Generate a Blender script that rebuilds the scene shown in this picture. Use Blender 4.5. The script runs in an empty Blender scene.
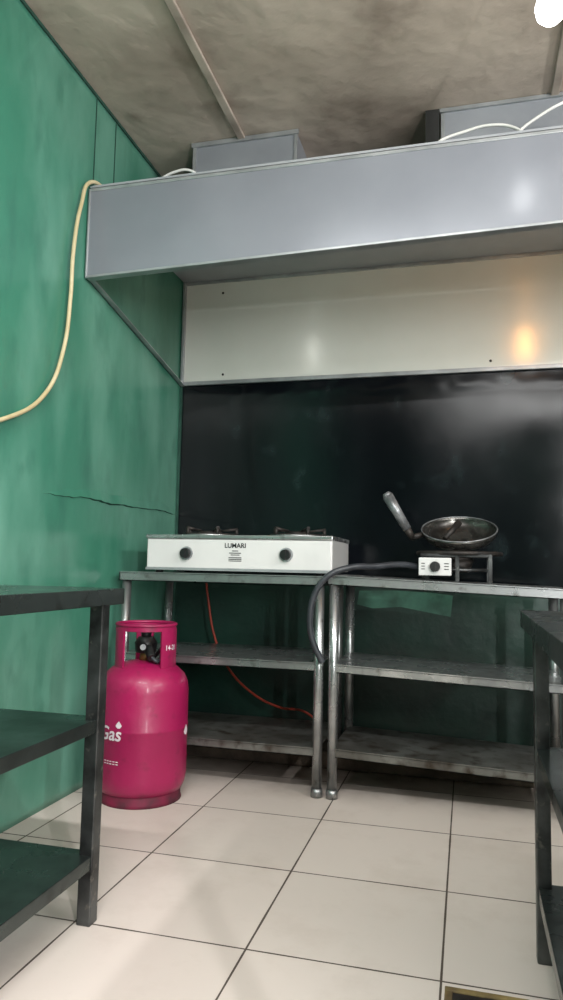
import bpy, bmesh, math, random
from mathutils import Vector, Matrix, noise as mnoise
random.seed(3)
SC=bpy.context.scene
SC.view_settings.view_transform='Standard'
SC.view_settings.look='None'
COL=bpy.context.collection

# ------------------------------------------------------------ materials
def srgb(r,g,b):
    def f(c):
        c/=255.0
        return c/12.92 if c<=0.04045 else ((c+0.055)/1.055)**2.4
    return (f(r),f(g),f(b),1)

def mat(name,c1,c2=None,rough=0.5,metal=0.0,scale=4.0,stretch=(1,1,1),bump=0.0,bscale=40.0,rvar=0.0,
        coat=0.0,contrast=(0.35,0.65),c3=None,scale3=12.0,contrast3=(0.55,0.75),emis=None,estr=0.0,spec=0.5,detail=6.0):
    m=bpy.data.materials.new(name); m.use_nodes=True
    nt=m.node_tree; N=nt.nodes; L=nt.links
    b=N['Principled BSDF']
    b.inputs['Base Color'].default_value=c1
    b.inputs['Roughness'].default_value=rough
    b.inputs['Metallic'].default_value=metal
    b.inputs['Coat Weight'].default_value=coat
    b.inputs['Coat Roughness'].default_value=0.12
    b.inputs['Specular IOR Level'].default_value=spec
    g=N.new('ShaderNodeNewGeometry'); mp=N.new('ShaderNodeMapping'); mp.inputs['Scale'].default_value=stretch
    L.new(g.outputs['Position'],mp.inputs['Vector'])
    if c2 is not None:
        n=N.new('ShaderNodeTexNoise'); n.inputs['Scale'].default_value=scale; n.inputs['Detail'].default_value=detail
        L.new(mp.outputs[0],n.inputs['Vector'])
        mr=N.new('ShaderNodeMapRange'); mr.inputs[1].default_value=contrast[0]; mr.inputs[2].default_value=contrast[1]
        L.new(n.outputs['Fac'],mr.inputs[0])
        mx=N.new('ShaderNodeMix'); mx.data_type='RGBA'
        mx.inputs[6].default_value=c1; mx.inputs[7].default_value=c2
        L.new(mr.outputs[0],mx.inputs[0]); out=mx.outputs[2]
        if c3 is not None:
            n3=N.new('ShaderNodeTexNoise'); n3.inputs['Scale'].default_value=scale3; n3.inputs['Detail'].default_value=8
            L.new(mp.outputs[0],n3.inputs['Vector'])
            m3=N.new('ShaderNodeMapRange'); m3.inputs[1].default_value=contrast3[0]; m3.inputs[2].default_value=contrast3[1]
            L.new(n3.outputs['Fac'],m3.inputs[0])
            x3=N.new('ShaderNodeMix'); x3.data_type='RGBA'; x3.inputs[7].default_value=c3
            L.new(out,x3.inputs[6]); L.new(m3.outputs[0],x3.inputs[0]); out=x3.outputs[2]
        L.new(out,b.inputs['Base Color'])
        if rvar:
            rr=N.new('ShaderNodeMapRange'); rr.inputs[3].default_value=max(0.02,rough-rvar); rr.inputs[4].default_value=rough+rvar
            L.new(n.outputs['Fac'],rr.inputs[0]); rr.inputs[1].default_value=0.3; rr.inputs[2].default_value=0.7
            L.new(rr.outputs[0],b.inputs['Roughness'])
    if bump:
        nb=N.new('ShaderNodeTexNoise'); nb.inputs['Scale'].default_value=bscale; nb.inputs['Detail'].default_value=4
        L.new(mp.outputs[0],nb.inputs['Vector'])
        bp=N.new('ShaderNodeBump'); bp.inputs['Strength'].default_value=bump; bp.inputs['Distance'].default_value=0.02
        L.new(nb.outputs['Fac'],bp.inputs['Height']); L.new(bp.outputs[0],b.inputs['Normal'])
    if emis is not None:
        b.inputs['Emission Color'].default_value=emis; b.inputs['Emission Strength'].default_value=estr
    return m

M={}
M['green']=mat('green_wall_paint',srgb(60,124,102),srgb(116,166,148),rough=0.38,scale=1.9,stretch=(1,1.4,0.6),rvar=0.08,contrast=(0.40,0.72),
               c3=srgb(50,108,90),scale3=7.0,contrast3=(0.52,0.8),bump=0.3,bscale=3.0,coat=0.15,detail=10)
M['darkgreen']=mat('back_wall_paint',srgb(12,34,29),srgb(24,58,48),rough=0.4,scale=3.0,bump=0.2,bscale=12)
M['palegreen']=mat('pale_green_patch',srgb(66,116,98),srgb(40,80,66),rough=0.5,scale=14)
M['roomwall']=mat('plain_wall_paint',srgb(168,172,168),srgb(150,154,150),rough=0.6,scale=2.0)
M['rearwall']=mat('rear_wall_paint',srgb(66,88,80),srgb(50,70,64),rough=0.6,scale=2.0)
M['ceil']=mat('ceiling_board',srgb(198,184,170),srgb(162,148,136),rough=0.85,scale=2.2,c3=srgb(118,104,92),scale3=4.5,
              contrast3=(0.56,0.82),bump=0.4,bscale=9,detail=10)
M['batten']=mat('ceiling_batten',srgb(190,177,164),srgb(150,137,126),rough=0.8,scale=6)
M['hood']=mat('hood_grey_sheet',srgb(138,141,149),srgb(127,130,138),rough=0.28,metal=0.15,scale=2.2,bump=0.05,bscale=2.5,coat=0.2)
M['hoodin']=mat('hood_inner_sheet',srgb(172,174,178),srgb(152,155,160),rough=0.35,metal=0.15,scale=3)
M['duct']=mat('duct_grey_sheet',srgb(152,155,160),srgb(136,139,145),rough=0.45,metal=0.15,scale=3)
M['dark']=mat('dark_board',srgb(44,43,42),srgb(30,30,29),rough=0.8,scale=8)
M['panel']=mat('white_gloss_panel',srgb(236,237,230),srgb(222,224,216),rough=0.20,metal=0.12,scale=1.6,bump=0.05,bscale=2.0,coat=0.3)
M['alu']=mat('aluminium_trim',srgb(178,181,183),srgb(150,153,155),rough=0.35,metal=0.5,scale=10)
M['black']=mat('black_gloss_sheet',srgb(4,6,10),srgb(9,12,17),rough=0.14,scale=2.5,bump=0.05,bscale=3.5,stretch=(1,1,0.7),
               c3=srgb(32,42,44),scale3=9,contrast3=(0.58,0.84),coat=0.0,rvar=0.06,spec=0.32,detail=10)
M['steel']=mat('stainless_steel',srgb(184,186,186),srgb(146,148,148),rough=0.3,metal=0.85,scale=9,rvar=0.1,
               c3=srgb(96,90,82),scale3=22,contrast3=(0.58,0.78))
M['steeldirty']=mat('stainless_dirty',srgb(132,132,128),srgb(98,95,90),rough=0.4,metal=0.7,scale=7,
               c3=srgb(62,50,40),scale3=20,contrast3=(0.50,0.72))
M['darksteel']=mat('dark_steel_shelf',srgb(88,96,94),srgb(62,68,67),rough=0.28,metal=0.8,scale=5,rvar=0.12,
               c3=srgb(46,46,44),scale3=18,contrast3=(0.58,0.8))
M['darkleg']=mat('dark_steel_leg',srgb(92,94,94),srgb(50,50,50),rough=0.36,metal=0.75,scale=14,
               c3=srgb(140,136,128),scale3=40,contrast3=(0.62,0.78))
M['pink']=mat('magenta_cylinder_paint',srgb(160,20,80),srgb(142,16,70),rough=0.42,scale=5,coat=0.1,
              c3=srgb(108,20,54),scale3=22,contrast3=(0.58,0.8),bump=0.08,bscale=30)
M['rust']=mat('dirty_foot_ring',srgb(124,18,58),srgb(74,26,40),rough=0.7,scale=16)
M['white']=mat('white_letter_paint',srgb(232,222,226),srgb(214,200,206),rough=0.5,scale=20)
M['stovewhite']=mat('stove_enamel',srgb(214,214,212),srgb(204,204,202),rough=0.3,scale=5,coat=0.3)
M['blackplastic']=mat('black_plastic',srgb(20,20,21),srgb(30,30,31),rough=0.35,scale=20)
M['castiron']=mat('cast_iron',srgb(26,25,25),srgb(52,46,42),rough=0.55,metal=0.3,scale=30)
M['wok']=mat('wok_steel',srgb(124,122,118),srgb(54,52,50),rough=0.26,metal=0.85,scale=12,rvar=0.08)
M['woodhandle']=mat('wok_handle_metal',srgb(156,158,160),srgb(104,106,108),rough=0.35,metal=0.5,scale=25)
M['cream']=mat('cream_hose',srgb(206,192,156),srgb(188,172,130),rough=0.5,scale=12)
M['whitecable']=mat('white_cable',srgb(222,222,218),srgb(200,200,196),rough=0.5,scale=12)
M['rubber']=mat('black_rubber_hose',srgb(38,41,46),srgb(56,59,64),rough=0.4,scale=20)
M['orange']=mat('orange_hose',srgb(176,60,38),srgb(140,46,30),rough=0.45,scale=12)
M['concrete']=mat('dirty_concrete',srgb(96,84,72),srgb(58,50,44),rough=0.9,scale=9,bump=0.6,bscale=30)
M['brass']=mat('brass_valve',srgb(150,128,80),srgb(110,94,60),rough=0.4,metal=0.8,scale=20)
M['crack']=mat('wall_seam_shadow_gap',srgb(26,62,51),srgb(38,78,66),rough=0.8,scale=20)
M['drain']=mat('drain_rim',srgb(150,130,80),srgb(90,74,50),rough=0.6,scale=20)

# tile floor
def floor_mat(x0,y0,T):
    m=bpy.data.materials.new('floor_tiles'); m.use_nodes=True
    nt=m.node_tree;N=nt.nodes;L=nt.links;b=N['Principled BSDF']
    g=N.new('ShaderNodeNewGeometry'); sx=N.new('ShaderNodeSeparateXYZ'); L.new(g.outputs['Position'],sx.inputs[0])
    def mth(op,a,bv=None,cv=None):
        n=N.new('ShaderNodeMath'); n.operation=op
        for i,v in enumerate((a,bv,cv)):
            if v is None: continue
            if isinstance(v,(int,float)): n.inputs[i].default_value=v
            else: L.new(v,n.inputs[i])
        return n.outputs[0]
    ds=[];cells=[]
    for ax,o in ((0,x0),(1,y0)):
        s=mth('DIVIDE',mth('SUBTRACT',sx.outputs[ax],o),T)
        cells.append(mth('FLOOR',s))
        fr=mth('FRACT',s); d=mth('MULTIPLY',mth('MINIMUM',fr,mth('SUBTRACT',1.0,fr)),T); ds.append(d)
    d=mth('MINIMUM',ds[0],ds[1])
    nz=N.new('ShaderNodeTexNoise'); nz.inputs['Scale'].default_value=7; nz.inputs['Detail'].default_value=8; L.new(g.outputs['Position'],nz.inputs['Vector'])
    wd=mth('MULTIPLY_ADD',nz.outputs['Fac'],0.0026,0.0011)
    gr=mth('LESS_THAN',d,wd)
    cb=N.new('ShaderNodeCombineXYZ'); L.new(cells[0],cb.inputs[0]); L.new(cells[1],cb.inputs[1])
    wn=N.new('ShaderNodeTexWhiteNoise'); L.new(cb.outputs[0],wn.inputs['Vector'])
    mx=N.new('ShaderNodeMix'); mx.data_type='RGBA'; mx.inputs[6].default_value=srgb(216,205,196); mx.inputs[7].default_value=srgb(205,195,186)
    L.new(wn.outputs['Value'],mx.inputs[0])
    n2=N.new('ShaderNodeTexNoise'); n2.inputs['Scale'].default_value=3.5; n2.inputs['Detail'].default_value=9; n2.inputs['Roughness'].default_value=0.7
    L.new(g.outputs['Position'],n2.inputs['Vector'])
    mr=N.new('ShaderNodeMapRange'); mr.inputs[1].default_value=0.5; mr.inputs[2].default_value=0.8; mr.inputs[4].default_value=0.35
    L.new(n2.outputs['Fac'],mr.inputs[0])
    m2=N.new('ShaderNodeMix'); m2.data_type='RGBA'; m2.inputs[7].default_value=srgb(170,154,140); L.new(mx.outputs[2],m2.inputs[6]); L.new(mr.outputs[0],m2.inputs[0])
    # real grime towards the back wall, under the benches
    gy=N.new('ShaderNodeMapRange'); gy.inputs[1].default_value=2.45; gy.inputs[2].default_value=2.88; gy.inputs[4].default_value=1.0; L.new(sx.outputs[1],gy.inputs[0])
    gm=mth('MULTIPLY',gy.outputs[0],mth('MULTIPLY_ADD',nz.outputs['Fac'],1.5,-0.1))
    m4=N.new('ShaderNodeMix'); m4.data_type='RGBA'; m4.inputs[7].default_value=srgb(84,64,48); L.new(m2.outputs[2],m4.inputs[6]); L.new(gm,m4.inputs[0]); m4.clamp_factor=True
    m3=N.new('ShaderNodeMix'); m3.data_type='RGBA'; m3.inputs[7].default_value=srgb(80,70,62); L.new(m4.outputs[2],m3.inputs[6]); L.new(gr,m3.inputs[0])
    L.new(m3.outputs[2],b.inputs['Base Color'])
    ro=mth('MULTIPLY_ADD',n2.outputs['Fac'],0.35,0.2); ro=mth('MAXIMUM',ro,mth('MULTIPLY',gr,0.8)); L.new(ro,b.inputs['Roughness'])
    bp=N.new('ShaderNodeBump'); bp.inputs['Distance'].default_value=0.002; bp.inputs['Strength'].default_value=0.6; bp.invert=True
    L.new(gr,bp.inputs['Height']); L.new(bp.outputs[0],b.inputs['Normal'])
    return m
M['floor']=floor_mat(-0.4528,1.5023,0.4)

# ------------------------------------------------------------ mesh helpers
def link(o,parent=None):
    COL.objects.link(o)
    if parent is not None: o.parent=parent
    return o
def empty(name):
    e=bpy.data.objects.new(name,None); e.empty_display_size=0.1; COL.objects.link(e); return e
def finish(name,bm,m,parent=None,smooth=False,bevel=0.0,seg=2):
    me=bpy.data.meshes.new(name); bm.normal_update(); bm.to_mesh(me); bm.free()
    for mm in (m if isinstance(m,(list,tuple)) else [m]): me.materials.append(mm)
    if smooth:
        for p in me.polygons: p.use_smooth=True
    o=bpy.data.objects.new(name,me); link(o,parent)
    if bevel:
        b=o.modifiers.new('b','BEVEL'); b.width=bevel; b.segments=seg; b.limit_method='ANGLE'; b.angle_limit=math.radians(40)
    return o
def addbox(bm,lo,hi,drop=None,mi=0,lodrop=None):
    vs=[]
    for k,z in enumerate((lo[2],hi[2])):
        for x,y in ((lo[0],lo[1]),(hi[0],lo[1]),(hi[0],hi[1]),(lo[0],hi[1])):
            zz=z+(drop(x) if drop else 0)+(lodrop(x) if (lodrop and k==0) else 0)
            vs.append(bm.verts.new((x,y,zz)))
    for f in ((0,3,2,1),(4,5,6,7),(0,1,5,4),(1,2,6,5),(2,3,7,6),(3,0,4,7)):
        fc=bm.faces.new([vs[i] for i in f]); fc.material_index=mi
def box(name,lo,hi,m,parent=None,bevel=0.0,drop=None,lodrop=None):
    bm=bmesh.new(); addbox(bm,lo,hi,drop,0,lodrop); return finish(name,bm,m,parent,bevel=bevel)
def boxes(name,lst,m,parent=None,bevel=0.0,drop=None):
    bm=bmesh.new()
    for lo,hi in lst: addbox(bm,lo,hi,drop)
    return finish(name,bm,m,parent,bevel=bevel)
def addcone(bm,p0,p1,r0,r1,seg=24,caps=True):
    p0=Vector(p0);p1=Vector(p1);d=(p1-p0).normalized()
    a=d.orthogonal().normalized();b=d.cross(a)
    A=[];B=[]
    for i in range(seg):
        t=2*math.pi*i/seg; v=a*math.cos(t)+b*math.sin(t)
        A.append(bm.verts.new(p0+v*r0));B.append(bm.verts.new(p1+v*r1))
    for i in range(seg):
        j=(i+1)%seg; f=bm.faces.new((A[i],A[j],B[j],B[i])); f.smooth=True
    if caps:
        bm.faces.new(A[::-1]);bm.faces.new(B)
def addring(bm,c,R,r,n=48,ry=None):
    ry=R if ry is None else ry
    for i in range(n):
        a=2*math.pi*i/n;b=2*math.pi*(i+1)/n
        addcone(bm,(c[0]+R*math.cos(a),c[1]+ry*math.sin(a),c[2]),(c[0]+R*math.cos(b),c[1]+ry*math.sin(b),c[2]),r,r,10,False)
def cyl(name,p0,p1,r0,m,parent=None,r1=None,seg=24,bevel=0.0):
    bm=bmesh.new(); addcone(bm,p0,p1,r0,r0 if r1 is None else r1,seg); return finish(name,bm,m,parent,bevel=bevel)
def lathe(name,prof,center,m,parent=None,seg=64,closed=False):
    bm=bmesh.new();rings=[]
    for r,z in prof:
        if r<1e-6: rings.append([bm.verts.new((center[0],center[1],center[2]+z))])
        else: rings.append([bm.verts.new((center[0]+r*math.cos(2*math.pi*i/seg),center[1]+r*math.sin(2*math.pi*i/seg),center[2]+z)) for i in range(seg)])
    for a,b in zip(rings[:-1],rings[1:]):
        for i in range(seg):
            j=(i+1)%seg
            if len(a)==1 and len(b)==1: continue
            if len(a)==1: bm.faces.new((a[0],b[j],b[i]))
            elif len(b)==1: bm.faces.new((a[i],a[j],b[0]))
            else: bm.faces.new((a[i],a[j],b[j],b[i]))
    bmesh.ops.recalc_face_normals(bm,faces=bm.faces[:])
    return finish(name,bm,m,parent,smooth=True)
def tube(name,pts,r,m,parent=None):
    c=bpy.data.curves.new(name,'CURVE'); c.dimensions='3D'; c.bevel_depth=r; c.bevel_resolution=4; c.resolution_u=14; c.use_fill_caps=True
    s=c.splines.new('BEZIER'); s.bezier_points.add(len(pts)-1)
    for p,q in zip(s.bezier_points,pts):
        p.co=q; p.handle_left_type='AUTO'; p.handle_right_type='AUTO'
    c.materials.append(m)
    o=bpy.data.objects.new(name,c); link(o,parent)
    # to a real mesh
    dg=bpy.context.evaluated_depsgraph_get(); me=bpy.data.meshes.new_from_object(o.evaluated_get(dg))
    for p in me.polygons: p.use_smooth=True
    o2=bpy.data.objects.new(name,me); bpy.data.objects.remove(o); o2.name=name; link(o2,parent)
    return o2
def text_mesh(name,s,size,fn,m,parent=None,bold=0.0,shear=0.0,ext=0.0):
    c=bpy.data.curves.new(name,'FONT'); c.body=s; c.size=size; c.align_x='CENTER'; c.align_y='CENTER'; c.offset=bold; c.shear=shear; c.extrude=ext
    o=bpy.data.objects.new(name,c); link(o)
    dg=bpy.context.evaluated_depsgraph_get(); me=bpy.data.meshes.new_from_object(o.evaluated_get(dg)); bpy.data.objects.remove(o)
    bm=bmesh.new(); bm.from_mesh(me)
    bmesh.ops.triangulate(bm,faces=bm.faces[:])
    for v in bm.verts: v.co=Vector(fn(v.co.x,v.co.y,v.co.z))
    return finish(name,bm,m,parent)

# ------------------------------------------------------------ room shell
XL,XR,YB,YR,H=-1.334,1.7,3.13,-1.6,2.54
box('floor',(XL-0.1,YR-0.1,-0.1),(XR+0.1,YB+0.1,0),M['floor'])
box('ceiling',(XL-0.1,YR-0.1,H),(XR+0.1,YB+0.1,H+0.1),M['ceil'])
box('wall_back',(XL-0.1,YB,0),(XR+0.1,YB+0.1,H),M['darkgreen'])
box('wall_right',(XR,YR,0),(XR+0.1,YB,H),M['roomwall'])
box('wall_rear',(XL-0.1,YR-0.1,0),(XR+0.1,YR,H),M['rearwall'])
# left wall : gently buckled sheet
bm=bmesh.new(); ny,nz=160,90; grid=[]
for i in range(ny+1):
    row=[]
    for j in range(nz+1):
        y=YR+(YB-YR)*i/ny; z=H*j/nz
        x=XL-0.001-0.005*max(0,mnoise.noise(Vector((y*1.1,z*0.8,3.3))))-0.003*max(0,mnoise.noise(Vector((y*3.1,z*2.2,7.3))))
        if i in(0,ny) or j in (0,nz): x=XL
        row.append(bm.verts.new((x,y,z)))
    grid.append(row)
for i in range(ny):
    for j in range(nz):
        bm.faces.new((grid[i][j],grid[i][j+1],grid[i+1][j+1],grid[i+1][j]))
wl=finish('wall_left',bm,M['green'],smooth=True)
so=wl.modifiers.new('s','SOLIDIFY'); so.thickness=0.1; so.offset=-1
wl.data.flip_normals() if wl.data.polygons[0].normal.x<0 else None

# wall seams (cover strips and a lifted sheet edge)
sm=empty('trim_1')
box('vertical_joint_1',(XL,2.238,2.16),(XL+0.002,2.242,H),M['crack'],sm)
box('vertical_joint_2',(XL,2.388,2.16),(XL+0.002,2.392,H),M['crack'],sm)
box('ceiling_edge',(XL,YR,H-0.012),(XL+0.006,YB,H-0.001),M['crack'],sm)
bm=bmesh.new(); prev=None
NS=120
for i in range(NS+1):
    y=2.02+1.09*i/NS; t=i/NS
    z=1.025+0.012*mnoise.noise(Vector((y*5,0,0)))+0.004*mnoise.noise(Vector((y*22,2,0)))+0.012*(y-2.02)
    env=min(1,t*8)*min(1,(1-t)*8+0.2)
    w=env*(0.003+0.008*abs(mnoise.noise(Vector((y*7,5,0))))); out=env*(0.004+0.008*abs(mnoise.noise(Vector((y*6,9,0)))))
    v=[bm.verts.new((XL-0.006,y,z-w)),bm.verts.new((XL+out*0.9,y,z)),bm.verts.new((XL+out*0.8,y,z+w*0.4)),bm.verts.new((XL-0.006,y,z+w*0.8+0.05*env))]
    if prev:
        f=bm.faces.new((prev[0],v[0],v[1],prev[1])); f.material_index=1
        for k in (1,2):
            f=bm.faces.new((prev[k],v[k],v[k+1],prev[k+1])); f.smooth=True
    prev=v
finish('lifted_sheet_edge',bm,[M['green'],M['crack']],sm)

# ceiling battens
cb=empty('trim_2')
box('batten_1',(-0.900,YR,H-0.012),(-0.868,2.62,H),M['batten'],cb,bevel=0.004)
box('batten_2',(0.30,YR,H-0.012),(0.33,YB,H),M['batten'],cb,bevel=0.004)
box('cross_batten',(XL,1.2,H-0.012),(XR,1.235,H),M['batten'],cb,bevel=0.004)
# concrete curb along back wall
box('baseboard_back',(XL,2.86,0),(XR,YB,0.07),M['concrete'],bevel=0.01)
# black splash sheet
sp=empty('trim_3')
bm=bmesh.new(); nx,nz=160,60; g=[]
for i in range(nx+1):
    row=[]
    for j in range(nz+1):
        x=XL+0.004+(XR-XL-0.008)*i/nx; z=0.72+(1.655-0.72)*j/nz
        d=0.004+0.004*(0.5+mnoise.noise(Vector((x*1.7,z*2.2,1.1))))
        if j>nz-5: d+=0.002*abs(mnoise.noise(Vector((x*9,z*14,4))))
        row.append(bm.verts.new((x,YB-d,z)))
    g.append(row)
for i in range(nx):
    for j in range(nz): bm.faces.new((g[i][j],g[i+1][j],g[i+1][j+1],g[i][j+1]))
finish('black_splash_sheet',bm,M['black'],sp,smooth=True)
box('left_corner_bead',(XL,YB-0.016,0.3),(XL+0.01,YB-0.001,1.655),M['crack'],sp)
# pale patch under the black sheet
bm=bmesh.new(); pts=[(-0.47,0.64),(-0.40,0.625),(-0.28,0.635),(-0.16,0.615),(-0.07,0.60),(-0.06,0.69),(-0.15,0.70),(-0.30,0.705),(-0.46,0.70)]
bm.faces.new([bm.verts.new((x,YB-0.0015,z)) for x,z in pts]); finish('pale_wall_patch',bm,M['palegreen'],sp)

# ------------------------------------------------------------ hood
hd=empty('extractor_hood')
HX=1.25; YF=2.21
dr_=lambda x:(x-XL)*0.022
box('fascia',(XL+0.004,YF,1.824),(HX,YF+0.006,2.153),M['hood'],hd,lodrop=dr_)
box('fascia_lower_lip',(XL+0.004,YF-0.003,1.820),(HX,YF+0.03,1.829),M['alu'],hd,bevel=0.002,drop=dr_)
box('fascia_upper_lip',(XL+0.004,YF-0.003,2.145),(HX,YF+0.03,2.157),M['alu'],hd,bevel=0.002)
box('fascia_end_lip',(XL+0.004,YF-0.004,1.824),(XL+0.012,YF+0.02,2.155),M['alu'],hd,bevel=0.002)
box('fascia_inner_channel',(XL+0.014,YF+0.008,1.830),(HX,YF+0.028,1.855),M['hoodin'],hd,drop=dr_)
box('hood_roof',(XL+0.004,YF+0.006,2.164),(HX,YB-0.012,2.172),M['hoodin'],hd)
box('end_panel_right',(HX-0.006,YF+0.006,1.89),(HX,YB-0.012,2.16),M['hood'],hd)
box('back_panel',(XL+0.012,YB-0.014,1.665),(HX,YB-0.010,2.165),M['panel'],hd)
boxes('panel_trim',[((XL+0.012,YB-0.026,1.652),(HX,YB-0.009,1.670)),((XL+0.012,YB-0.024,2.150),(HX,YB-0.009,2.164)),
     ((XL+0.004,YB-0.03,1.65),(XL+0.018,YB-0.009,2.16))],M['alu'],hd,bevel=0.002)
# sloping brace on the left wall
bm=bmesh.new()
a=Vector((XL+0.004,YF+0.01,1.826)); b=Vector((XL+0.004,YB-0.03,1.652))
for (x0,x1,z0,z1) in ((0,0.004,0,0.022),(0,0.022,0,0.004)):
    vs=[]
    for p in (a,b):
        for dx,dz in ((x0,z0),(x1,z0),(x1,z1),(x0,z1)): vs.append(bm.verts.new((p.x+dx,p.y,p.z+dz)))
    for f in ((0,1,2,3),(7,6,5,4),(0,4,5,1),(1,5,6,2),(2,6,7,3),(3,7,4,0)): bm.faces.new([vs[i] for i in f])
finish('wall_brace',bm,M['alu'],hd)
bm=bmesh.new()
for x,z in ((-1.13,2.10),(-1.12,1.70),(0.1,1.70)):
    addcone(bm,(x,YB-0.014,z),(x,YB-0.018,z),0.006,0.004,12)
finish('rivets',bm,M['castiron'],hd)
# glowing bodies added inside the hood to make reflections on the back panel
def reflection_source(n,x,z,col,st,w,hh):
    e=mat(n+'_glow',col,rough=0.5,emis=col,estr=st)
    lathe(n,[(0,-hh),(w*0.6,-hh*0.95),(w,-hh*0.7),(w,hh*0.7),(w*0.6,hh*0.95),(0,hh)],(x,YF+0.03+w+0.004,z),e,hd,seg=24)
    box(n+'_holder',(x-0.012,YF+0.008,z-0.012),(x+0.012,YF+0.034,z+0.012),M['castiron'],hd)
reflection_source('reflection_source_warm',0.31,2.03,(1.0,0.42,0.10,1),30,0.022,0.085)
reflection_source('reflection_source_white',-0.87,2.05,(1,1,0.95,1),7,0.016,0.08)

# duct boxes
d1=empty('exhaust_duct')
box('duct_shell',(-1.09,2.61,2.174),(-0.655,3.12,H-0.002),M['duct'],d1,bevel=0.003)
boxes('duct_flange',[((-1.10,2.60,H-0.02),(-0.645,2.61,H-0.002)),((-1.094,2.604,2.174),(-1.08,2.61,H-0.02)),((-0.662,2.604,2.174),(-0.65,2.61,H-0.02))],M['alu'],d1)
d2=empty('exhaust_duct')
box('duct_shell',(-0.085,2.61,2.174),(0.50,3.12,H-0.002),M['duct'],d2,bevel=0.003)
boxes('duct_flange',[((-0.095,2.60,H-0.016),(0.51,2.61,H-0.002)),((-0.09,2.604,2.174),(-0.076,2.61,H-0.02))],M['alu'],d2)
box('opening_board',(-0.148,2.60,2.174),(-0.097,2.64,H-0.002),M['dark'],d2)

# cables
tube('cream_gas_hose',[(-1.26,2.42,2.185),(-1.30,2.30,2.19),(-1.316,2.19,2.170),(-1.317,2.14,2.06),(-1.317,2.105,1.88),(-1.317,2.10,1.70),(-1.317,2.075,1.52),(-1.317,1.99,1.35),(-1.317,1.79,1.22),(-1.317,1.45,1.13)],0.0070,M['cream'])
tube('white_power_cable',[(-1.14,2.30,2.18),(-1.04,2.30,2.235),(-0.97,2.31,2.235),(-0.93,2.33,2.18)],0.005,M['whitecable'])
tube('white_power_cable',[(-0.10,2.27,2.18),(-0.085,2.29,2.215),(-0.01,2.31,2.25),(0.08,2.31,2.262),(0.15,2.30,2.238),(0.20,2.28,2.18)],0.005,M['whitecable'])
tube('white_power_cable',[(0.12,2.33,2.18),(0.15,2.32,2.215),(0.22,2.32,2.27),(0.33,2.32,2.32),(0.5,2.36,2.36),(0.6,2.40,2.18)],0.005,M['whitecable'])

# ------------------------------------------------------------ steel work tables
def rnd_leg(bm,x,y,z0,z1,r=0.0175):
    addcone(bm,(x,y,z0),(x,y,z1),r,r,20)
def worktable(x0,x1,y0,y1,zt,s2,s1,slope,gap):
    e=empty('steel_work_table')
    drop=(lambda x:-(x-x0)*slope)
    dz=drop
    def slab(n,z,m,t=0.034):
        L=[((x0,y0,z-0.006),(x1,y1,z)),((x0,y0,z-t),(x1,y0+0.004,z-0.004)),((x0,y1-0.004,z-t),(x1,y1,z-0.004)),
           ((x0,y0,z-t),(x0+0.004,y1,z-0.004)),((x1-0.004,y0,z-t),(x1,y1,z-0.004)),((x0,y0,z-t),(x1,y0+0.02,z-t+0.003))]
        boxes(n,L,m,e,drop=drop)
    slab('table_top',zt,M['steel'])
    def shelf(n,z,m):
        xa,xb=x0+0.02,x1-0.02
        L=[((xa,y0+0.012,z-0.006),(xb,y1-0.012,z)),((xa,y0+0.012,z-0.03),(xb,y0+0.016,z-0.004)),((xa,y1-0.016,z-0.03),(xb,y1-0.012,z-0.004)),
           ((xa,y0+0.012,z-0.03),(xb,y0+0.03,z-0.027))]
        boxes(n,L,m,e,drop=drop)
    shelf('middle_shelf',s2,M['steel']); shelf('bottom_shelf',s1,M['steeldirty'])
    k=0
    for x in (x0+0.022,x1-0.022):
        for y,zb in ((y0+0.024,0.0),(y1-0.024,0.07)):
            k+=1; bm=bmesh.new(); rnd_leg(bm,x,y,zb+0.02,zt-0.008+dz(x)); addcone(bm,(x,y,zb),(x,y,zb+0.03),0.021,0.020,20)
            finish('leg_%d'%k,bm,M['steel'],e)
    return e
worktable(-1.295,-0.492,2.495,2.95,0.768,0.462,0.168,0.0,0)
worktable(-0.482,0.335,2.495,2.90,0.772,0.462,0.172,0.035,0)

# ------------------------------------------------------------ table stove
st=empty('gas_stove')
x0,x1,y0,y1,z0,z1=-1.19,-0.468,2.505,2.87,0.782,0.912
box('body',(x0,y0+0.006,z0),(x1,y1,z1-0.006),M['stovewhite'],st,bevel=0.004)
box('front_panel',(x0+0.004,y0,z0+0.004),(x1-0.004,y0+0.008,z1-0.018),M['stovewhite'],st,bevel=0.003)
box('top_plate',(x0-0.003,y0-0.004,z1-0.016),(x1+0.003,y1+0.003,z1),M['steel'],st,bevel=0.004)
box('lower_trim',(x0,y0-0.001,z0-0.004),(x1,y0+0.02,z0+0.006),M['alu'],st)
bm=bmesh.new()
for x in (x0+0.04,x1-0.05):
    for y in (y0+0.04,y1-0.04): addcone(bm,(x,y,0.768),(x,y,z0),0.014,0.016,16)
finish('feet',bm,M['blackplastic'],st)
KZ=0.842
for k,x in enumerate((-1.025,-0.637)):
    bm=bmesh.new()
    addcone(bm,(x,y0,KZ),(x,y0-0.006,KZ),0.026,0.025,32)
    finish('knob_ring_%d'%(k+1),bm,M['alu'],st)
    bm=bmesh.new()
    addcone(bm,(x,y0-0.006,KZ),(x,y0-0.024,KZ),0.020,0.018,32)
    addbox(bm,(x-0.004,y0-0.030,KZ-0.016),(x+0.004,y0-0.012,KZ+0.016))
    finish('knob_%d'%(k+1),bm,M['blackplastic'],st)
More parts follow.
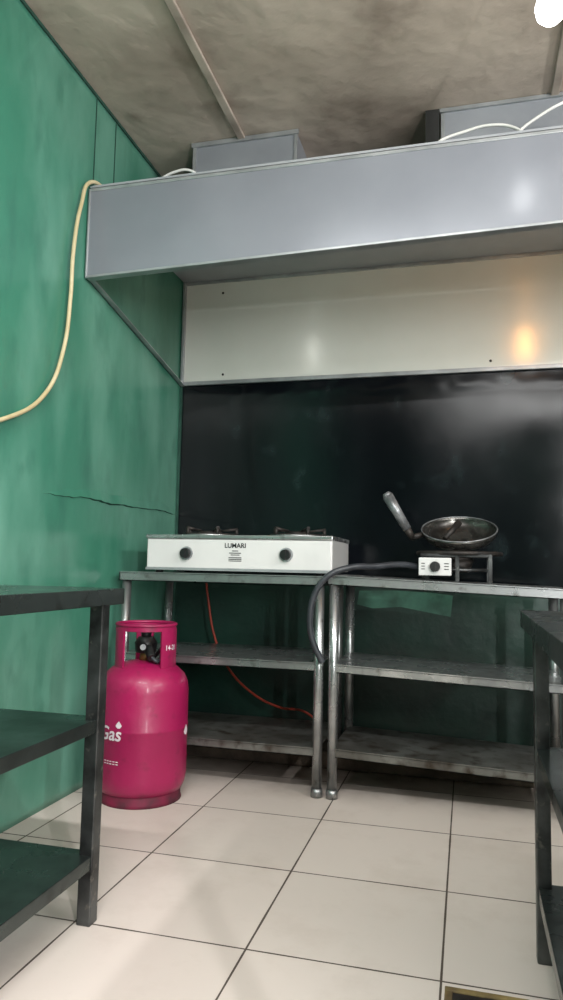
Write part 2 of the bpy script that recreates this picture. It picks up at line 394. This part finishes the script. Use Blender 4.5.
for k,x in enumerate((-1.0,-0.64)):
    y=2.69
    lathe('burner_pan_%d'%(k+1),[(0.11,0.0),(0.115,0.006),(0.10,0.008),(0.06,0.003),(0.0,0.003)],(x,y,z1),M['steel'],st)
    lathe('burner_head_%d'%(k+1),[(0.045,0.0),(0.047,0.016),(0.036,0.02),(0.03,0.012),(0,0.012)],(x,y,z1+0.003),M['castiron'],st,seg=40)
    bm=bmesh.new()
    for i in range(5):
        t=2*math.pi*i/5+0.3; c,s=math.cos(t),math.sin(t)
        addcone(bm,(x+c*0.105,y+s*0.105,z1+0.004),(x+c*0.105,y+s*0.105,z1+0.034),0.007,0.007,10)
        addcone(bm,(x+c*0.11,y+s*0.11,z1+0.032),(x+c*0.045,y+s*0.045,z1+0.024),0.007,0.004,10)
    addring(bm,(x,y,z1+0.008),0.105,0.004,32)
    finish('trivet_%d'%(k+1),bm,M['castiron'],st)
text_mesh('maker_name','LUMARI',0.024,lambda x,y,z:(-0.832+x,y0-0.0012-z,0.872+y),M['blackplastic'],st,bold=0.0006)
bm=bmesh.new()
for i,(w,z) in enumerate(((0.024,0.853),(0.046,0.845),(0.034,0.838),(0.05,0.828),(0.05,0.822),(0.05,0.816))):
    addbox(bm,(-0.832-w/2,y0-0.0012,z-0.0014),(-0.832+w/2,y0-0.0004,z+0.0014))
finish('label_lines',bm,M['blackplastic'],st)

# ------------------------------------------------------------ portable burner + wok
pb=empty('portable_gas_burner')
bx0,bx1,by0,by1=-0.17,0.09,2.60,2.84
box('valve_box',(bx0,by0,0.778),(bx0+0.115,by0+0.10,0.842),M['stovewhite'],pb,bevel=0.004)
bm=bmesh.new(); addcone(bm,(bx0+0.058,by0,0.81),(bx0+0.058,by0-0.02,0.81),0.019,0.017,28); addbox(bm,(bx0+0.054,by0-0.026,0.795),(bx0+0.062,by0-0.01,0.825))
finish('valve_knob',bm,M['blackplastic'],pb)
bm=bmesh.new()
for i,(x,w) in enumerate(((bx0+0.016,0.012),(bx0+0.098,0.016))):
    for z in (0.801,0.811,0.821): addbox(bm,(x-w/2,by0-0.001,z-0.0015),(x+w/2,by0+0.001,z+0.0015))
finish('panel_ticks',bm,M['blackplastic'],pb)
cx,cy=-0.03,2.73
bm=bmesh.new()
for x,y in ((bx0+0.012,by0+0.10),(bx1-0.012,by0+0.02),(bx0+0.02,by1-0.012),(bx1-0.012,by1-0.012),(bx0+0.135,by0+0.02)):
    zf=0.7735-(x+0.482)*0.035
    addbox(bm,(x-0.007,y-0.007,zf),(x+0.007,y+0.007,0.856))
addring(bm,(cx,cy,0.800),0.10,0.006,40)
for y in (by0+0.02,by1-0.012): addbox(bm,(bx0+0.012,y-0.006,0.846),(bx1-0.005,y+0.006,0.856))
for x in (bx0+0.012,bx1-0.012): addbox(bm,(x-0.006,by0+0.02,0.846),(x+0.006,by1-0.012,0.856))
finish('frame',bm,M['darkleg'],pb,bevel=0.001)
bm=bmesh.new()
addring(bm,(cx,cy,0.860),0.150,0.008,56,0.125)
addring(bm,(cx,cy,0.862),0.095,0.006,48)
for i in range(8):
    t=2*math.pi*i/8+0.2;c,s=math.cos(t),math.sin(t)
    addcone(bm,(cx+c*0.150,cy+s*0.125,0.861),(cx+c*0.085,cy+s*0.085,0.864),0.006,0.006,10)
finish('support_grate',bm,M['castiron'],pb)
bm=bmesh.new()
addcone(bm,(cx,cy,0.79),(cx,cy,0.835),0.035,0.055,28); addcone(bm,(cx,cy,0.835),(cx,cy,0.848),0.055,0.045,28)
addcone(bm,(bx0+0.10,by0+0.06,0.805),(cx,cy,0.80),0.012,0.012,14)
finish('burner_head',bm,M['castiron'],pb)

wk=empty('wok')
bm=bmesh.new(); seg=64; R0=0.136; dep=0.072
def bowl(off):
    rg=[]
    for k in range(13):
        a=k/12; r=(R0+off)*math.sin(a*math.pi/2); z=-(dep+off)*math.cos(a*math.pi/2)
        if k==0: rg.append([bm.verts.new((0,0,z))])
        else: rg.append([bm.verts.new((r*math.cos(2*math.pi*i/seg),r*math.sin(2*math.pi*i/seg),z)) for i in range(seg)])
    for A,B in zip(rg[:-1],rg[1:]):
        for i in range(seg):
            j=(i+1)%seg
            bm.faces.new((A[0],B[i],B[j]) if len(A)==1 else (A[i],B[i],B[j],A[j]))
    return rg[-1]
ia=bowl(0); ob=bowl(0.003)
for i in range(seg):
    j=(i+1)%seg; bm.faces.new((ia[i],ob[i],ob[j],ia[j]))
bmesh.ops.recalc_face_normals(bm,faces=bm.faces[:])
T=Matrix.Translation((-0.030,2.745,0.953))@Matrix.Rotation(math.radians(23),4,'X')
bm.transform(T)
finish('bowl',bm,M['wok'],wk,smooth=True)
bm=bmesh.new()
for i in range(64):
    a=2*math.pi*i/64;b=2*math.pi*(i+1)/64
    addcone(bm,T@Vector((0.138*math.cos(a),0.138*math.sin(a),0)),T@Vector((0.138*math.cos(b),0.138*math.sin(b),0)),0.0025,0.0025,8,False)
finish('rim',bm,M['woodhandle'],wk)
bm=bmesh.new()
addcone(bm,(-0.160,2.72,0.930),(-0.200,2.70,0.918),0.010,0.012,16)
addcone(bm,(-0.198,2.70,0.913),(-0.222,2.69,0.955),0.012,0.015,16)
finish('handle_neck',bm,M['castiron'],wk)
bm=bmesh.new()
addcone(bm,(-0.218,2.692,0.948),(-0.288,2.665,1.070),0.016,0.021,24)
addcone(bm,(-0.288,2.665,1.070),(-0.296,2.663,1.082),0.021,0.012,24)
finish('handle_grip',bm,M['woodhandle'],wk)
bm=bmesh.new(); addcone(bm,(-0.080,2.66,0.912),(-0.03,2.72,0.975),0.009,0.013,12); 
finish('resting_spoon_handle',bm,M['castiron'],wk)

# hoses
tube('black_gas_hose',[(-0.182,2.64,0.81),(-0.23,2.60,0.815),(-0.32,2.53,0.806),(-0.40,2.475,0.80),(-0.468,2.455,0.772),(-0.515,2.45,0.71),(-0.532,2.45,0.63),(-0.525,2.455,0.55),(-0.49,2.465,0.47)],0.0110,M['rubber'])
tube('orange_gas_hose',[(-1.13,2.99,0.76),(-1.115,2.99,0.66),(-1.08,3.0,0.48),(-1.02,3.0,0.36),(-0.90,3.0,0.25),(-0.78,3.0,0.20),(-0.66,3.0,0.185),(-0.55,3.0,0.077)],0.005,M['orange'])

# ------------------------------------------------------------ LPG cylinder
gc=empty('lpg_gas_cylinder')
CX,CY,CR=-1.096,2.333,0.154
lathe('tank',[(0,0.030),(0.12,0.031),(0.140,0.036),(0.149,0.055),(CR,0.085),(CR,0.238),(CR+0.0018,0.242),(CR+0.0018,0.248),(CR,0.252),(CR,0.365),(0.150,0.392),(0.138,0.418),(0.114,0.440),(0.08,0.455),(0.04,0.463),(0,0.465)],(CX,CY,0),M['pink'],gc,seg=96)
lathe('foot_ring',[(0.125,0.06),(0.136,0.04),(0.136,0.010),(0.140,0.0),(0.130,0.0),(0.125,0.012),(0.125,0.04)],(CX,CY,0),M['rust'],gc)
VA=math.atan2(-CY,-CX)
d=math.radians
def guard(name,a0,a1,zz0,zz1,rad=0.104,th=0.005,n=24):
    bm=bmesh.new();pr=None
    for i in range(n+1):
        a=a0+(a1-a0)*i/n;c,s=math.cos(a),math.sin(a);q=[]
        for r,z in ((rad,zz0),(rad,zz1),(rad-th,zz1),(rad-th,zz0)):
            q.append(bm.verts.new((CX+r*c,CY+r*s,z)))
        if pr:
            for k in range(4): bm.faces.new((pr[k],q[k],q[(k+1)%4],pr[(k+1)%4]))
        else: bm.faces.new(q[::-1])
        pr=q
    bm.faces.new(pr)
    return finish(name,bm,M['pink'],gc,smooth=False,bevel=0.0015)
guard('collar_top_band',VA-d(85),VA-d(85)+2*math.pi*0.97,0.568,0.588,n=72)
guard('collar_post_1',VA-d(95),VA-d(46),0.432,0.572)
guard('collar_post_2',VA+d(30),VA+d(85),0.432,0.572)
guard('collar_post_3',VA+d(165),VA+d(200),0.432,0.572)
bm=bmesh.new(); addring(bm,(CX,CY,0.588),0.102,0.006,72)
finish('collar_rolled_rim',bm,M['pink'],gc)
bm=bmesh.new()
addcone(bm,(CX,CY,0.462),(CX,CY,0.50),0.022,0.016,20); addcone(bm,(CX,CY,0.50),(CX,CY,0.525),0.012,0.012,16)
finish('valve',bm,M['brass'],gc)
bm=bmesh.new()
addcone(bm,(CX,CY,0.490),(CX,CY,0.525),0.036,0.040,28); addcone(bm,(CX,CY,0.525),(CX,CY,0.545),0.040,0.026,28); addcone(bm,(CX,CY,0.545),(CX,CY,0.570),0.017,0.020,20)
addcone(bm,(CX+0.01,CY-0.01,0.515),(CX+0.050,CY-0.055,0.478),0.018,0.015,16)
addcone(bm,(CX,CY,0.510),(CX+0.02,CY-0.065,0.515),0.014,0.010,16)
finish('regulator',bm,M['blackplastic'],gc,bevel=0.001)
bm=bmesh.new(); addcone(bm,(CX+0.020,CY-0.064,0.515),(CX+0.022,CY-0.070,0.515),0.010,0.010,24)
finish('regulator_gauge_face',bm,M['alu'],gc)
tube('regulator_lead',[(CX+0.048,CY-0.053,0.480),(CX+0.065,CY-0.05,0.468),(CX+0.06,CY+0.0,0.485),(CX+0.04,CY+0.05,0.50),(CX+0.0,CY+0.085,0.468)],0.007,M['rubber'],gc)
def wrap(a0,z0,rad):
    return lambda x,y,z:(CX+rad*math.cos(a0+x/rad),CY+rad*math.sin(a0+x/rad),z0+y)
text_mesh('gas_lettering','Gas',0.062,wrap(VA-d(44),0.238,CR+0.003),M['white'],gc,bold=0.001,shear=0.15)
text_mesh('date_lettering','14-20',0.025,wrap(VA+d(54),0.512,0.1055),M['white'],gc,bold=0.0004)
# plain stand-in mark
bm=bmesh.new(); rad=CR+0.003
for a0,z0,s in ((VA-d(30),0.270,0.012),(VA+d(68),0.235,0.018)):
    pts=[(-1,-0.3),(-0.4,-0.9),(0.4,-0.9),(1,-0.2),(0.5,0.5),(0,1.0),(-0.6,0.4)]
    bm.faces.new([bm.verts.new((CX+rad*math.cos(a0+px*s/rad),CY+rad*math.sin(a0+px*s/rad),z0+py*s)) for px,py in pts])
finish('plain_mark',bm,M['white'],gc)
bm=bmesh.new()
for z in (0.150,0.142):
    for i in range(7):
        a0=VA-d(60)+i*d(4.6); a1=a0+d(3.2)
        bm.faces.new([bm.verts.new((CX+rad*math.cos(a),CY+rad*math.sin(a),zz)) for a,zz in ((a0,z),(a1,z),(a1,z+0.003),(a0,z+0.003))])
finish('small_print',bm,M['white'],gc)

# ------------------------------------------------------------ dark racks either side
def rack(x0,x1,y0,y1,zt,zs,li,ri,lw=0.034):
    e=empty('steel_shelf_rack')
    def tray(n,z,t,a,b,c,dd):
        boxes(n,[((a,c,z-0.006),(b,dd,z)),((a,c,z-t),(b,c+0.004,z-0.003)),((a,dd-0.004,z-t),(b,dd,z-0.003)),
                 ((a,c,z-t),(a+0.004,dd,z-0.003)),((b-0.004,c,z-t),(b,dd,z-0.003)),((a,c,z-t),(b,c+0.02,z-t+0.003)),((b-0.02,c,z-t),(b,dd,z-t+0.003)),((a,c,z-t),(a+0.02,dd,z-t+0.003))],M['darksteel'],e,bevel=0.0015)
    tray('top_shelf',zt,0.036,x0,x1,y0,y1)
    for k,z in enumerate(zs): tray('shelf_%d'%(k+1),z,0.030,x0+li+0.004,x1-ri-0.004,y0+0.014,y1-0.014)
    k=0
    for x in (x0+li,x1-ri-lw):
        for y in (y0+0.01,y1-0.01-lw):
            k+=1; box('leg_%d'%k,(x,y,0.0),(x+lw,y+lw,zt-0.006),M['darkleg'],e,bevel=0.003)
    return e
rack(-1.32,-0.778,0.45,1.53,0.742,(0.448,0.150),0.01,0.030)
rack(0.112,0.66,0.50,1.66,0.716,(0.43,0.15),0.024,0.01,0.03)

# floor drain
dr=empty('floor_drain')
boxes('rim',[((-0.045,1.35,0.0005),(0.11,1.365,0.006)),((-0.045,1.465,0.0005),(0.11,1.48,0.006)),((-0.045,1.365,0.0005),(-0.03,1.465,0.006)),((0.095,1.365,0.0005),(0.11,1.465,0.006))],M['drain'],dr,bevel=0.002)
box('grate',(-0.03,1.365,0.0005),(0.095,1.465,0.003),M['castiron'],dr)

# ------------------------------------------------------------ lamps
hb=empty('hanging_light_bulb')
bl=mat('lit_bulb_glass',(1,1,1,1),rough=0.4,emis=(1,0.99,0.96,1),estr=14)
BX,BY,BZ=0.205,1.74,2.19
lathe('glass',[(0,-0.042),(0.02,-0.038),(0.034,-0.022),(0.038,0.0),(0.033,0.02),(0.02,0.04),(0.014,0.055),(0,0.055)],(BX,BY,BZ),bl,hb,seg=40)
cyl('socket',(BX,BY,BZ+0.055),(BX,BY,BZ+0.10),0.017,M['whitecable'],hb)
tube('cord',[(BX,BY,BZ+0.10),(BX,BY,BZ+0.25),(BX,BY,H)],0.003,M['whitecable'],hb)
def lamp(name,typ,loc,power,color,size=0.1,sy=None,rot=None,parent=None):
    l=bpy.data.lights.new(name,typ); l.energy=power; l.color=color
    if typ=='AREA':
        l.size=size
        if sy: l.shape='RECTANGLE'; l.size_y=sy
    else: l.shadow_soft_size=size
    o=bpy.data.objects.new(name,l); o.location=loc
    if rot: o.rotation_euler=rot
    link(o,parent); return o
tm=mat('fill_tube_glass',(1,1,1,1),rough=0.4,emis=(0.97,1,1,1),estr=4)
for k,(x,y) in enumerate(((-0.35,0.35),(0.5,-0.9))):  # unseen ceiling tubes, added as fill for the room
    tl=empty('ceiling_fill_tube')
    box('housing',(x-0.6,y-0.03,H-0.04),(x+0.6,y+0.03,H),M['stovewhite'],tl,bevel=0.004)
    cyl('tube',(x-0.57,y,H-0.055),(x+0.57,y,H-0.055),0.014,tm,tl)
    lamp('fill_light','AREA',(x,y,H-0.08),(50,46)[k],(1.0,1.0,0.99),1.1,0.06,parent=tl)
# added unseen fill tubes: upright in the rear right corner, one along right wall
wt=empty('wall_fill_tube')
box('housing',(1.47,YR,0.9),(1.53,YR+0.04,2.2),M['stovewhite'],wt,bevel=0.004)
cyl('tube',(1.50,YR+0.055,0.94),(1.50,YR+0.055,2.16),0.014,tm,wt)
lamp('fill_light','AREA',(1.50,YR+0.08,1.55),85,(1,1,1),0.06,1.25,rot=(math.radians(90),0,math.radians(18)),parent=wt)
wt=empty('wall_fill_tube')
box('housing',(XR-0.04,0.2,2.07),(XR,1.6,2.13),M['stovewhite'],wt,bevel=0.004)
cyl('tube',(XR-0.055,0.24,2.10),(XR-0.055,1.56,2.10),0.014,tm,wt)
lamp('fill_light','AREA',(XR-0.08,0.9,2.10),44,(1,1,1),0.06,1.3,rot=(0,math.radians(90),0),parent=wt)

w=bpy.data.worlds.new('w'); SC.world=w; w.use_nodes=True
w.node_tree.nodes['Background'].inputs[0].default_value=(0.6,0.65,0.7,1); w.node_tree.nodes['Background'].inputs[1].default_value=0.3

# ------------------------------------------------------------ camera
cd=bpy.data.cameras.new('camera'); co=bpy.data.objects.new('camera',cd); COL.objects.link(co); SC.camera=co
yaw,pitch,roll=-0.2571,0.0922,0.0203
F=Vector((math.sin(yaw)*math.cos(pitch),math.cos(yaw)*math.cos(pitch),math.sin(pitch)))
r=Vector((math.cos(yaw),-math.sin(yaw),0)); u=r.cross(F)
r2=r*math.cos(roll)+u*math.sin(roll); u2=-r*math.sin(roll)+u*math.cos(roll)
mw=Matrix((( r2.x,u2.x,-F.x,0),(r2.y,u2.y,-F.y,0),(r2.z,u2.z,-F.z,0.8025),(0,0,0,1)))
co.matrix_world=mw
cd.sensor_fit='VERTICAL'; cd.sensor_height=36; cd.sensor_width=36; cd.lens=709.31/1000*36; cd.clip_start=0.02
